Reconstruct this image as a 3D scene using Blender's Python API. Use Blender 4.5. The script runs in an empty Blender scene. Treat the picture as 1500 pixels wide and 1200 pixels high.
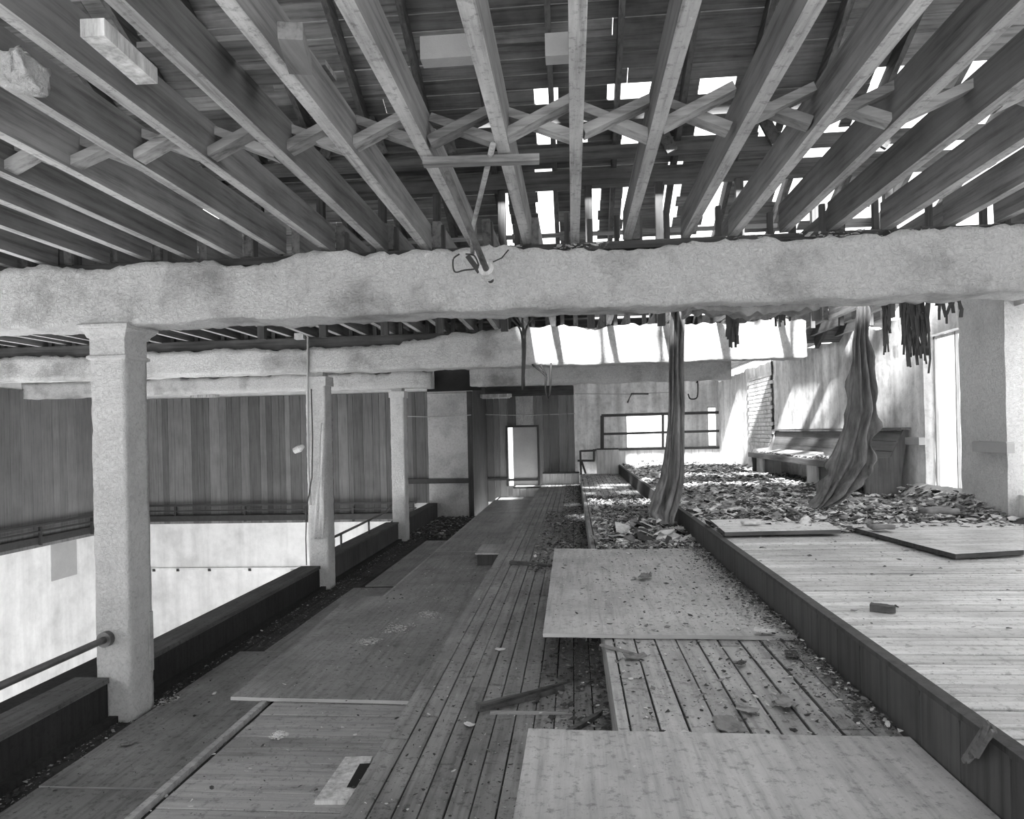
import bpy, math, random
from mathutils import Vector, noise, Matrix
random.seed(7)
R = random.random
def U(a, b): return random.uniform(a, b)
scn = bpy.context.scene
# ------------------------------------------------------------ camera
F, PX, PY, ROLL = 1040., 750., 635., math.atan(.022)
YAW = math.atan(90/F)
cam = bpy.data.cameras.new('camera'); co = bpy.data.objects.new('camera', cam)
scn.collection.objects.link(co); scn.camera = co
cam.sensor_width = 36; cam.lens = F/1500*36; cam.clip_start = .05
cam.shift_y = (PY-600)/1500
right = Vector((math.cos(YAW), math.sin(YAW), 0)); fwd = Vector((-math.sin(YAW), math.cos(YAW), 0)); up = Vector((0, 0, 1))
rr = right*math.cos(ROLL) - up*math.sin(ROLL)
uu = right*math.sin(ROLL) + up*math.cos(ROLL)
m = Matrix((rr, uu, -fwd)).transposed().to_4x4()
co.matrix_world = m
def ray(px, py):
    u, w = px-PX, py-PY
    c, s = math.cos(ROLL), math.sin(ROLL)
    xc, zc = (c*u-s*w)/F, -(s*u+c*w)/F
    return (xc*math.cos(YAW)-math.sin(YAW), xc*math.sin(YAW)+math.cos(YAW), zc)
def P(px, py, pl, v):
    d = ray(px, py); t = v/d['XYZ'.index(pl)]
    return Vector((t*d[0], t*d[1], t*d[2]))
# ------------------------------------------------------------ light
scn.view_settings.view_transform = 'Standard'; scn.view_settings.look = 'None'
scn.view_settings.gamma = 1; scn.view_settings.use_curve_mapping = False
scn.view_settings.exposure = 0.75
w = bpy.data.worlds.new('sky'); scn.world = w; w.use_nodes = True
w.node_tree.nodes['Background'].inputs[0].default_value = (1, 1, 1, 1)
w.node_tree.nodes['Background'].inputs[1].default_value = 1.9
sd = bpy.data.lights.new('sun', 'SUN'); sd.energy = 22; sd.angle = .05
so = bpy.data.objects.new('sun', sd); scn.collection.objects.link(so)
so.rotation_euler = Vector((.12, 1, -.72)).to_track_quat('-Z', 'Y').to_euler()
# ------------------------------------------------------------ materials (all neutral greys)
def newmat(name):
    mt = bpy.data.materials.new(name); mt.use_nodes = True
    nt = mt.node_tree; return mt, nt, nt.nodes['Principled BSDF']
def grey(v): return (v, v, v, 1)
def nd(nt, t, **kw):
    n = nt.nodes.new(t)
    for k, v in kw.items():
        if k in n.inputs: n.inputs[k].default_value = v
        else: setattr(n, k, v)
    return n
def ramp(nt, src, stops):
    r = nt.nodes.new('ShaderNodeValToRGB'); e = r.color_ramp.elements
    e[0].position, e[0].color = stops[0][0], grey(stops[0][1]); e[1].position, e[1].color = stops[-1][0], grey(stops[-1][1])
    for p, v in stops[1:-1]:
        x = e.new(p); x.color = grey(v)
    nt.links.new(src, r.inputs[0]); return r.outputs[0]
def mul(nt, a, b, op='MULTIPLY'):
    n = nt.nodes.new('ShaderNodeMix'); n.data_type = 'RGBA'; n.blend_type = op; n.inputs[0].default_value = 1
    nt.links.new(a, n.inputs[6]); nt.links.new(b, n.inputs[7]); return n.outputs[2]
def wood(name, base, axis, contrast=.5, dirt=0., var=.35, rough=.75, speck=0., bump=.25):
    mt, nt, bs = newmat(name); L = nt.links
    tc = nt.nodes.new('ShaderNodeNewGeometry'); oi = nt.nodes.new('ShaderNodeObjectInfo')
    mp = nt.nodes.new('ShaderNodeMapping')
    sc = [30, 30, 30]; sc['XYZ'.index(axis)] = 1.6
    mp.inputs['Scale'].default_value = sc; L.new(tc.outputs['Position'], mp.inputs['Vector'])
    cmb = nd(nt, 'ShaderNodeCombineXYZ'); ml = nd(nt, 'ShaderNodeMath', operation='MULTIPLY'); ml.inputs[1].default_value = 40
    L.new(oi.outputs['Random'], ml.inputs[0])
    for i in range(3): L.new(ml.outputs[0], cmb.inputs[i])
    L.new(cmb.outputs[0], mp.inputs['Location'])
    n1 = nd(nt, 'ShaderNodeTexNoise', Scale=1., Detail=6., Roughness=.65); L.new(mp.outputs[0], n1.inputs['Vector'])
    n2 = nd(nt, 'ShaderNodeTexNoise', Scale=2.2, Detail=5., Roughness=.6); L.new(tc.outputs['Position'], n2.inputs['Vector'])
    c = ramp(nt, n1.outputs[0], [(.3, base*(1-contrast)), (.5, base), (.72, base*(1+contrast*.5))])
    d = ramp(nt, n2.outputs[0], [(.3, 1-dirt), (.62, 1.0)])
    c = mul(nt, c, d)
    mr = nd(nt, 'ShaderNodeMapRange'); mr.inputs[3].default_value = 1-var; mr.inputs[4].default_value = 1+var
    L.new(oi.outputs['Random'], mr.inputs[0]); c = mul(nt, c, mr.outputs[0])
    if speck:
        n3 = nd(nt, 'ShaderNodeTexNoise', Scale=26., Detail=4., Roughness=.75); L.new(tc.outputs['Position'], n3.inputs['Vector'])
        s = ramp(nt, n3.outputs[0], [(.36, 1-speck), (.46, 1.), (.66, 1.), (.74, 1+speck)]); c = mul(nt, c, s)
        n4 = nd(nt, 'ShaderNodeTexNoise', Scale=95., Detail=2., Roughness=.8); L.new(tc.outputs['Position'], n4.inputs['Vector'])
        s = ramp(nt, n4.outputs[0], [(.28, 1-speck), (.37, 1.), (.68, 1.), (.76, 1+speck)]); c = mul(nt, c, s)
    L.new(c, bs.inputs['Base Color']); bs.inputs['Roughness'].default_value = rough
    bs.inputs['Specular IOR Level'].default_value = .25 if rough > .7 else .6
    bp = nd(nt, 'ShaderNodeBump'); bp.inputs['Strength'].default_value = bump; bp.inputs['Distance'].default_value = .01
    L.new(n1.outputs[0], bp.inputs['Height']); L.new(bp.outputs[0], bs.inputs['Normal'])
    return mt
def plaster(name, base, bump=.6, stain=.3, scale=22., streak=0., crack=0.):
    mt, nt, bs = newmat(name); L = nt.links
    tc = nt.nodes.new('ShaderNodeNewGeometry')
    n1 = nd(nt, 'ShaderNodeTexNoise', Scale=scale, Detail=8., Roughness=.75, Distortion=1.2 if bump >= 1 else 0.); L.new(tc.outputs['Position'], n1.inputs['Vector'])
    n2 = nd(nt, 'ShaderNodeTexNoise', Scale=1.7, Detail=7., Roughness=.62); L.new(tc.outputs['Position'], n2.inputs['Vector'])
    c = ramp(nt, n2.outputs[0], [(.32, base*(1-stain)), (.5, base), (.7, min(.92, base*1.12))])
    n4 = ramp(nt, n1.outputs[0], [(.3, .7), (.5, 1.), (.7, 1.1)] if bump > .4 else [(.3, .92), (.6, 1.)]); c = mul(nt, c, n4)
    if streak:
        mp = nd(nt, 'ShaderNodeMapping'); mp.inputs['Scale'].default_value = (4, 4, .35); L.new(tc.outputs['Position'], mp.inputs['Vector'])
        n3 = nd(nt, 'ShaderNodeTexNoise', Scale=1., Detail=6., Roughness=.6); L.new(mp.outputs[0], n3.inputs['Vector'])
        c = mul(nt, c, ramp(nt, n3.outputs[0], [(.35, 1-streak), (.58, 1.)]))
    if crack:
        vo = nd(nt, 'ShaderNodeTexVoronoi', feature='DISTANCE_TO_EDGE', Scale=crack)
        ad = nd(nt, 'ShaderNodeMix'); ad.data_type = 'VECTOR'; ad.inputs[0].default_value = .25
        L.new(tc.outputs['Position'], ad.inputs[4]); L.new(n2.outputs['Color'], ad.inputs[5]); L.new(ad.outputs[1], vo.inputs['Vector'])
        c = mul(nt, c, ramp(nt, vo.outputs[0], [(.0, .3), (.006, 1.)]))
    L.new(c, bs.inputs['Base Color']); bs.inputs['Roughness'].default_value = .9; bs.inputs['Specular IOR Level'].default_value = .15
    bp = nd(nt, 'ShaderNodeBump'); bp.inputs['Strength'].default_value = bump; bp.inputs['Distance'].default_value = .035 if bump >= 1 else .02
    L.new(n1.outputs[0], bp.inputs['Height']); L.new(bp.outputs[0], bs.inputs['Normal'])
    return mt
def flat(name, v, rough=.6, var=0., metal=0.):
    mt, nt, bs = newmat(name); bs.inputs['Roughness'].default_value = rough; bs.inputs['Metallic'].default_value = metal
    tc = nt.nodes.new('ShaderNodeNewGeometry')
    n = nd(nt, 'ShaderNodeTexNoise', Scale=9., Detail=6., Roughness=.7); nt.links.new(tc.outputs['Position'], n.inputs['Vector'])
    nt.links.new(ramp(nt, n.outputs[0], [(.3, v*.6), (.7, min(.95, v*1.3))]), bs.inputs['Base Color']); return mt
M_fb = wood('floorboard_b', .27, 'Y', .55, .5, .1, rough=.5, speck=.55)
M_fc = wood('floorboard_c', .40, 'Y', .55, .4, .15, rough=.5, speck=.5)
M_fd = wood('floorboard_d', .62, 'X', .5, .3, .2, rough=.5, speck=.45)
M_fa = wood('floorboard_a', .36, 'X', .4, .3, .12, rough=.5, speck=.4)
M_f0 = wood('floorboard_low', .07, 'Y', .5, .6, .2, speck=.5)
M_ply = wood('plywood_pale', .46, 'Y', .35, .35, .06, rough=.5, speck=.4)
M_plyd = wood('plywood_dusty', .27, 'Y', .4, .45, .12, rough=.5, speck=.5)
M_edge = wood('plywood_edge', .45, 'X', .3, .3, .1)
M_riser = wood('riser_paint', .085, 'Z', .4, .3, .15)
M_dark = wood('parapet_paint', .035, 'Z', .4, .3, .1, speck=.3)
M_cop = wood('coping_wood', .12, 'Y', .4, .3, .1, speck=.4)
M_joist = wood('joist_wood', .16, 'Y', .6, .35, .3)
M_strut = wood('strut_wood', .32, 'X', .6, .4, .3)
M_old = wood('aged_timber', .10, 'X', .6, .4, .3)
M_post = wood('aged_post', .08, 'Z', .6, .4, .3)
M_roof = wood('roof_sheathing', .19, 'X', .6, .5, .35)
M_raft = wood('rafter_wood', .1, 'Y', .6, .4, .3)
M_wb = wood('wall_boarding', .17, 'Z', .3, .2, .32)
M_wb2 = wood('wall_boarding_left', .17, 'Z', .3, .2, .32)
M_pew = wood('pew_wood', .22, 'Y', .45, .3, .1)
M_pewe = wood('pew_end_wood', .16, 'Z', .45, .3, .1)
M_white = wood('white_boarding', .6, 'Z', .3, .3, .06)
M_beam = plaster('beam_plaster', .86, 1.1, .5, 42.)
M_col = plaster('column_plaster', .88, 1., .15, 40.)
M_wall = plaster('wall_plaster', .78, .25, .18, 12., .15)
M_wallr = plaster('wall_plaster_stained', .84, .5, .3, 10., .4)
M_pier = plaster('pier_plaster', .5, .8, .3, 26.)
M_brick = plaster('brick_pale', .6, .6, .35, 30.)
M_trim = flat('dark_trim', .03, .6)
M_steel = flat('grey_steel', .12, .4, metal=.3)
M_clr = flat('pale_debris', .6, .9); M_clm = flat('mid_debris', .2, .9); M_cld = flat('dark_debris', .045, .9)
M_black = flat('pitch_dark', .01, .9)
M_patch = plaster('bare_patch', .4, .3, .1)
def clothmat(name, v):
    mt, nt, bs = newmat(name); L = nt.links
    tc = nt.nodes.new('ShaderNodeNewGeometry')
    n = nd(nt, 'ShaderNodeTexNoise', Scale=5., Detail=8., Roughness=.7)
    mp = nd(nt, 'ShaderNodeMapping'); mp.inputs['Scale'].default_value = (3, 3, .6)
    L.new(tc.outputs['Position'], mp.inputs['Vector']); L.new(mp.outputs[0], n.inputs['Vector'])
    L.new(ramp(nt, n.outputs[0], [(.3, v*.35), (.5, v), (.7, v*1.7)]), bs.inputs['Base Color']); bs.inputs['Roughness'].default_value = .85
    return mt
M_cloth = clothmat('dirty_cloth', .15)
M_clothl = clothmat('pale_cloth', .55)
# ------------------------------------------------------------ helpers
C = scn.collection
ORI = {}
def tag(o, label=None, cat=None, group=None, kind=None):
    if label: o['label'] = label
    if cat: o['category'] = cat
    if group: o['group'] = group
    if kind: o['kind'] = kind
    return o
def empty(name, loc, parent=None):
    o = bpy.data.objects.new(name, None); C.objects.link(o); o.empty_display_size = .1
    loc = Vector(loc); ORI[o.name] = loc
    if parent: o.parent = parent; o.location = loc-ORI[parent.name]
    else: o.location = loc
    return o
class MB:
    def __init__(s): s.v = []; s.f = []; s.mi = []
    def add(s, vs, fs, mi=0):
        b = len(s.v); s.v += [tuple(p) for p in vs]
        for f in fs: s.f.append([b+i for i in f]); s.mi.append(mi)
    def hexa(s, p, mi=0):   # 8 points: bottom 4 ccw, top 4 ccw
        s.add(p, [(3, 2, 1, 0), (4, 5, 6, 7), (0, 1, 5, 4), (1, 2, 6, 5), (2, 3, 7, 6), (3, 0, 4, 7)], mi)
    def box(s, x0, x1, y0, y1, z0, z1, mi=0):
        s.hexa([(x0, y0, z0), (x1, y0, z0), (x1, y1, z0), (x0, y1, z0), (x0, y0, z1), (x1, y0, z1), (x1, y1, z1), (x0, y1, z1)], mi); return s
    def bar(s, a, b, w, h, upv=(0, 0, 1), mi=0):
        a, b = Vector(a), Vector(b); d = (b-a).normalized(); sd = d.cross(Vector(upv)).normalized(); u2 = sd.cross(d)
        q = [(-1, -1), (1, -1), (1, 1), (-1, 1)]
        pa = [a+sd*(i*w/2)+u2*(j*h/2) for i, j in q]; pb = [b+sd*(i*w/2)+u2*(j*h/2) for i, j in q]
        s.add(pa+pb, [(3, 2, 1, 0), (4, 5, 6, 7), (0, 1, 5, 4), (1, 2, 6, 5), (2, 3, 7, 6), (3, 0, 4, 7)], mi); return s
    def tube(s, pts, r, n=8, mi=0):
        pts = [Vector(p) for p in pts]; rings = []
        for i, p in enumerate(pts):
            d = (pts[min(i+1, len(pts)-1)]-pts[max(i-1, 0)]).normalized()
            a = Vector((0, 0, 1)) if abs(d.z) < .9 else Vector((1, 0, 0))
            e1 = d.cross(a).normalized(); e2 = d.cross(e1)
            rad = r[i] if isinstance(r, (list, tuple)) else r
            rings.append([p+(e1*math.cos(2*math.pi*k/n)+e2*math.sin(2*math.pi*k/n))*rad for k in range(n)])
        vs = [q for g in rings for q in g]; fs = []
        for i in range(len(pts)-1):
            for k in range(n): fs.append((i*n+k, i*n+(k+1) % n, (i+1)*n+(k+1) % n, (i+1)*n+k))
        fs.append(tuple(range(n))[::-1]); fs.append(tuple(range((len(pts)-1)*n, len(pts)*n)))
        s.add(vs, fs, mi); return s
    def grid(s, fn, nu, nv, thick=0., mi=0):  # fn(u,v)->point ; u,v in 0..1
        pts = [[Vector(fn(i/nu, j/nv)) for j in range(nv+1)] for i in range(nu+1)]
        vs = [p for r_ in pts for p in r_]; W = nv+1; fs = []
        for i in range(nu):
            for j in range(nv): fs.append((i*W+j, (i+1)*W+j, (i+1)*W+j+1, i*W+j+1))
        if thick:
            N = len(vs); ns = []
            for i in range(nu+1):
                for j in range(nv+1):
                    du = pts[min(i+1, nu)][j]-pts[max(i-1, 0)][j]; dv = pts[i][min(j+1, nv)]-pts[i][max(j-1, 0)]
                    nn = du.cross(dv); nn = nn.normalized() if nn.length > 1e-9 else Vector((0, 0, 1)); ns.append(pts[i][j]-nn*thick)
            vs += ns; back = [tuple(N+k for k in f[::-1]) for f in fs]
            rim = [i*W for i in range(nu+1)]+[nu*W+j for j in range(1, nv+1)]+[i*W+nv for i in range(nu-1, -1, -1)]+[j for j in range(nv-1, 0, -1)]
            side = [(rim[k], rim[(k+1) % len(rim)], N+rim[(k+1) % len(rim)], N+rim[k]) for k in range(len(rim))]
            fs = fs+back+side
        s.add(vs, fs, mi); return s
    def build(s, name, mat, parent=None, smooth=False, origin=None):
        if origin is None:
            if parent: origin = ORI[parent.name]
            else:
                xs = [p[0] for p in s.v]; ys = [p[1] for p in s.v]; zs = [p[2] for p in s.v]
                origin = Vector(((min(xs)+max(xs))/2, (min(ys)+max(ys))/2, min(zs)))
        origin = Vector(origin)
        me = bpy.data.meshes.new(name); me.from_pydata([tuple(Vector(p)-origin) for p in s.v], [], s.f)
        for mt in (mat if isinstance(mat, list) else [mat]): me.materials.append(mt)
        if isinstance(mat, list): me.polygons.foreach_set('material_index', s.mi)
        if smooth: me.polygons.foreach_set('use_smooth', [True]*len(me.polygons))
        me.update()
        o = bpy.data.objects.new(name, me); C.objects.link(o); ORI[o.name] = origin
        if parent: o.parent = parent; o.location = origin-ORI[parent.name]
        else: o.location = origin
        return o
def box(name, mat, x0, x1, y0, y1, z0, z1, parent=None): return MB().box(x0, x1, y0, y1, z0, z1).build(name, mat, parent)
def dupe(o, loc, parent=None, scale=None, rot=None):   # copy of one mesh object sharing its data; loc = world origin
    c = o.copy(); C.objects.link(c); ORI[c.name] = Vector(loc)
    if parent: c.parent = parent; c.location = Vector(loc)-ORI[parent.name]
    else: c.location = Vector(loc)
    if scale: c.scale = scale
    if rot: c.rotation_euler = rot
    return c
UB = {}
def piece(name, mat, c, size, parent, rot=None):       # a plank: unit board mesh (chamfered, 28 tris or so) scaled
    key = (name, mat.name)
    if key not in UB:
        mb = MB(); e = .012; h = .5
        ring = lambda z, k: [(-h+k*1, -h+k, z), (h-k, -h+k, z), (h-k, h-k, z), (-h+k, h-k, z)]
        vs = ring(-h, 0)+ring(h-.12, 0)+ring(h, .02)
        fs = [(3, 2, 1, 0), (8, 9, 10, 11)]
        for a in (0, 4):
            for k in range(4): fs.append((a+k, a+(k+1) % 4, a+4+(k+1) % 4, a+4+k))
        mb.add(vs, fs); me = bpy.data.meshes.new(name); me.from_pydata(mb.v, [], mb.f); me.materials.append(mat); UB[key] = me
    o = bpy.data.objects.new(name, UB[key]); C.objects.link(o); c = Vector(c); ORI[o.name] = c
    o.parent = parent; o.location = c-ORI[parent.name]; o.scale = size
    if rot: o.rotation_euler = rot
    return o
def rough_box(x0, x1, y0, y1, z0, z1, step, amp, ragtop=0., ragbot=0., seed=0., skip=None, topfn=None):
    nx, ny, nz = [max(1, round((b-a)/step)) for a, b in ((x0, x1), (y0, y1), (z0, z1))]
    idx = {}; vs = []; fs = []
    def vid(i, j, k):
        if (i, j, k) in idx: return idx[(i, j, k)]
        x, y, z = x0+(x1-x0)*i/nx, y0+(y1-y0)*j/ny, z0+(z1-z0)*k/nz
        p = Vector((x, y, z)); q = p*5+Vector((seed, seed*2, 0))
        d = noise.noise_vector(q)*amp*.45+noise.noise_vector(q*2.6)*amp*.4+noise.noise_vector(q*6.3)*amp*.35
        if ragtop:
            rg = (noise.noise(Vector((x*2.3, y*1.5, seed)))+.6*noise.noise(Vector((x*9, y*6, seed))) + .3*noise.noise(Vector((x*30, y*9, seed))))
            d.z += rg*ragtop*(k/nz)**3
        if ragbot:
            d.z += (noise.noise(Vector((x*3, y*1.5, seed+9)))+.5*noise.noise(Vector((x*17, y*6, seed))))*ragbot*(1-k/nz)**3
        if topfn: d.z += topfn(x, y)*(k/nz)
        vs.append(p+d); idx[(i, j, k)] = len(vs)-1; return len(vs)-1
    def quad(a, b, c_, d_): fs.append((vid(*a), vid(*b), vid(*c_), vid(*d_)))
    for i in range(nx):
        for k in range(nz):
            quad((i, 0, k), (i+1, 0, k), (i+1, 0, k+1), (i, 0, k+1)); quad((i+1, ny, k), (i, ny, k), (i, ny, k+1), (i+1, ny, k+1))
    for j in range(ny):
        for k in range(nz):
            quad((0, j+1, k), (0, j, k), (0, j, k+1), (0, j+1, k+1)); quad((nx, j, k), (nx, j+1, k), (nx, j+1, k+1), (nx, j, k+1))
    for i in range(nx):
        for j in range(ny):
            quad((i, j, nz), (i+1, j, nz), (i+1, j+1, nz), (i, j+1, nz)); quad((i, j+1, 0), (i+1, j+1, 0), (i+1, j, 0), (i, j, 0))
    mb = MB(); mb.add(vs, fs); return mb
# ------------------------------------------------------------ levels
Z0, ZA, ZB, ZC, ZD = -1.82, -1.52, -1.29, -1.06, -.845
XP, XA, XB, XC, XD, XW = -3.04, -1.82, -.81, .15, 1.11, 3.62
YL, YR = 15.6, 18.5     # end walls
XL = -9.9               # far side of the nave
Y1, Y2, Y3 = 4.35, 8.2, 12.0
ZBM = .76
# ------------------------------------------------------------ floors
def floor_tier(x0, x1, y0, y1, z, base):
    root = empty('floor', ((x0+x1)/2, y0, z-.1)); root['kind'] = 'structure'
    box('subfloor', M_black, x0, x1, y0, y1, base, z-.022, root)
    return root
fB = floor_tier(XB, XC, 0, 18.0, ZB, ZA-.05)
fC = floor_tier(XC, XD, 0, 18.0, ZC, ZB-.05)
fD = floor_tier(XD, XW, 0, 18.5, ZD, ZC-.05)
fA = floor_tier(XA, XB, 0, 17.0, ZA, Z0-.05)
f0 = floor_tier(XP, XA, 0, 15.7, Z0, Z0-.3)
def boards_y(root, mat, x0, x1, n, z, y1, gap, nose):
    wdt = (x1-x0-nose)/n
    xs = [(x0, x0+nose)]+[(x0+nose+i*wdt, x0+nose+(i+1)*wdt) for i in range(n)]
    for i, (a, b) in enumerate(xs):
        y = 0
        while y < y1:
            e = min(y1, y+U(2.2, 4.6)); 
            if y1-e < .8: e = y1
            g = gap*U(.5, 1.6) if i else gap
            piece('floorboard' if i else 'nosing', mat, ((a+b)/2, (y+e)/2, z-.011+U(-.002, .003)), (b-a-g, e-y-.006, .022), root)
            y = e
boards_y(fB, M_fb, XB-.02, XC, 10, ZB, 18.0, .006, .1)
boards_y(fC, M_fc, XC-.02, XD, 9, ZC, 18.0, .008, .05)
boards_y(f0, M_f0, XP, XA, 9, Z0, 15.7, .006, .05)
y = 0.; 
while y < 18.3:      # raised platform boards run across
    wd = .105; piece('floorboard', M_fd, ((XD+XW)/2+.01, y+wd/2, ZD-.011+U(-.003, .003)), (XW-XD-.02, wd-.009*U(.5, 1.6), .022), fD); y += wd
y = 0.
while y < 17.:
    wd = .14; piece('floorboard', M_fa, ((XA+XB)/2+.03, y+wd/2, ZA-.011+U(-.002, .002)), (XB-XA-.06, wd-.006*U(.5, 1.5), .022), fA); y += wd
piece('nosing', M_fa, (XA+.005, 8.5, ZA-.008), (.035, 17, .03), fA)
# risers
def riser(root, x, z0, z1, y1, pitch, mat=M_riser, name='riser_board'):
    y = 0.
    while y < y1-.01:
        e = min(y1, y+pitch); piece(name, mat, (x, (y+e)/2, (z0+z1)/2), (.02, e-y-.004, z1-z0), root); y = e
riser(fD, XD-.004, ZC-.01, ZD-.012, 18.2, .24)
piece('nosing', M_riser, (XD+.012, 9.1, ZD-.006), (.05, 18.2, .022), fD)
riser(fC, XC-.002, ZB-.01, ZC-.025, 18.0, .9, M_fc)
riser(fB, XB, ZA-.01, ZB-.025, 17.9, .9)
riser(fA, XA, Z0-.01, ZA-.025, 16.9, .9)
# end plinths of the tiers
def plinth(x0, x1, y, z0, z1, depth=.9):
    r = empty('trim', ((x0+x1)/2, y, z0)); r['kind'] = 'structure'
    box('core', M_wall, x0, x1, y+.02, y+depth, z0, z1, r)
    n = max(1, round((x1-x0)/.17)); wd = (x1-x0)/n
    for i in range(n): piece('panel_board', M_white, (x0+(i+.5)*wd, y, (z0+z1)/2), (wd-.008, .03, z1-z0), r)
    piece('capping', M_trim, ((x0+x1)/2, y+.02, z1+.02), (x1-x0, .1, .035), r)
    return r
plinth(XA+.35, XB, 16.95, ZA, ZA+.2)
plinth(XB+.02, XC-.02, 17.75, ZB, ZB+.26)
plinth(XC+.42, XD, 17.8, ZC, ZC+.6, .6)
plinth(XD, XW, 18.15, ZD, ZD+.37, .35)
# ------------------------------------------------------------ walls
def struct(name, o): o['kind'] = 'structure'; return o
wf = empty('wall_far', (-6, YL, -5)); wf['kind'] = 'structure'
xr = P(690, 650, 'Y', YL).x
box('plaster', M_wall, XL, xr, YL+.03, YL+.4, -6.5, 1.5, wf)
box('boarded_return', M_post, xr-.12, xr, YL+.4, YR+.2, -2.2, 1.5, wf)
zt = P(400, 580, 'Y', YL).z; zb = P(400, 766, 'Y', YL).z
x = XL
xe = P(571, 650, 'Y', YL).x
while x < xe+.4:
    wd = U(.12, .26); piece('wall_board', M_wb, (x+wd/2, YL+.01+U(0, .006), (zt+zb)/2), (wd-.006, .035, zt-zb), wf); x += wd
x = xe+.4; xq = P(627, 650, 'Y', YL).x; zb2 = P(610, 737, 'Y', YL).z
while x < xq-.02:
    wd = min(U(.14, .24), xq-x); piece('wall_board', M_wb, (x+wd/2, YL+.01+U(0, .006), (zt+zb2)/2), (wd-.006, .035, zt-zb2), wf); x += wd
MB().box(XP-.25, xq+.02, YL-.01, YL+.1, Z0, zb2-.01).build('stained_plaster', M_pier, wf)
# plaster pier between the boarded panels
px0, px1 = P(628, 650, 'Y', YL).x, P(686, 650, 'Y', YL).x
rough_box(px0, px1, YL-.07, YL+.1, Z0, .92, .12, .008).build('plaster_pier', M_pier, wf)
MB().box(px1, px1+.11, YL-.1, YL+.05, Z0, .95).build('timber_post', M_post, wf)
MB().box(P(597, 705, 'Y', YL).x, px1+.02, YL-.12, YL-.06, P(640, 708, 'Y', YL).z, P(640, 701, 'Y', YL).z).build('dado_rail', M_trim, wf)
# ledge and handrail along the boards
for (pa, th, yy, nm) in ((757, .13, .1, 'ledge'), (738, .045, .14, 'handrail'), (746, .03, .14, 'handrail')):
    zz = P(400, pa, 'Y', YL).z; piece(nm, M_trim, ((XL+xe)/2+.3, YL-yy, zz), (xe-XL+.6, .05 if th < .1 else .16, th), wf)
for pxx in (262, 363, 452, 520): 
    zz = P(pxx, 752, 'Y', YL).z; piece('rail_post', M_trim, (P(pxx, 750, 'Y', YL).x, YL-.14, zz), (.045, .045, .34), wf)
zl = P(350, 833, 'Y', YL).z
piece('moulding', M_wall, ((XL+XP)/2, YL, zl), (XP-XL, .07, .05), wf)
for pxx in (227, 262, 308, 367): piece('bolt', M_trim, (P(pxx, 833, 'Y', YL).x, YL-.04, zl-.02), (.06, .03, .06), wf)
for (a, b, c_, d_) in ((427, 447, 833, 842), (375, 386, 862, 872)):
    q0, q1 = P(a, d_, 'Y', YL), P(b, c_, 'Y', YL); MB().box(q0.x, q1.x, YL-.05, YL+.05, q0.z, q1.z).build('bracket', M_pier, wf)
# side wall of the nave on the left
wl = empty('wall_left', (XL, 12, -5)); wl['kind'] = 'structure'
box('plaster', M_wall, XL-.4, XL, -6, YL+.4, -6.5, 1.5, wl); box('plaster', M_wall, XL-.4, XL, -6, 5, 1.5, 6.4, wl); box('plaster', M_wall, XL-.4, XL, 5, 9.6, 1.5, 3.7, wl)  # upper boxes are unseen, added to stop sun coming in sideways
y = YL
while y > 8:
    wd = U(.14, .3); piece('wall_board', M_wb2, (XL+.015, y-wd/2, (zt+zb)/2), (.035, wd-.006, zt-zb), wl); y -= wd
for (pa, th, xx) in ((757, .13, .1), (738, .045, .14), (746, .03, .14)):
    zz = P(400, pa, 'Y', YL).z; piece('ledge' if th > .1 else 'handrail', M_trim, (XL+xx, 11, zz), (.05, 9, th), wl)
for yy in (13.6, 12.2, 10.8): piece('rail_post', M_trim, (XL+.14, yy, P(350, 752, 'Y', YL).z), (.045, .045, .34), wl)
q0, q1 = P(75, 852, 'X', XL), P(111, 783, 'X', XL)
MB().box(XL, XL+.012, q0.y, q1.y, q0.z, q1.z).build('bare_patch', M_patch, wl)
bw = struct('wall_back_blocker', box('wall_back_blocker', M_wall, XL, XW, -3.3, -3.0, 1.6, 6.2))  # unseen upper wall, added to cut light from behind on the joists
nf = box('floor', M_wall, XL, XP-.2, 0, YL, -6.7, -6.5); nf['kind'] = 'structure'
# end wall behind the tiers
we = empty('wall_end', (0, YR, Z0)); we['kind'] = 'structure'
xd0, xd1 = P(842, 650, 'Y', YR).x, XW+.3
# window openings in the end wall: behind the guard rail
wn = [(P(917, 658, 'Y', YR), P(981, 603, 'Y', YR)), (P(1037, 655, 'Y', YR), P(1052, 595, 'Y', YR))]
segs = [xd0, wn[0][0].x, wn[0][1].x, wn[1][0].x, wn[1][1].x, xd1]
ztop = 2.2
for i in range(5):
    a, b = segs[i], segs[i+1]
    if i in (1, 3):
        w0 = wn[0 if i == 1 else 1]
        box('plaster', M_wallr, a, b, YR, YR+.3, Z0, w0[0].z, we); box('plaster', M_wallr, a, b, YR, YR+.3, w0[1].z, ztop, we)
        wr = empty('window_1' if i == 1 else 'window_2', ((a+b)/2, YR+.1, w0[0].z)); wr['kind'] = 'structure'
        for (aa, bb, cc, dd) in ((a, b, w0[0].z, w0[0].z+.04), (a, b, w0[1].z-.04, w0[1].z), (a, a+.04, w0[0].z, w0[1].z), (b-.04, b, w0[0].z, w0[1].z)):
            MB().box(aa, bb, YR+.1, YR+.15, cc, dd).build('window_frame', M_white, wr)
    else: box('plaster', M_wallr, a, b, YR, YR+.3, Z0, ztop, we)
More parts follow.
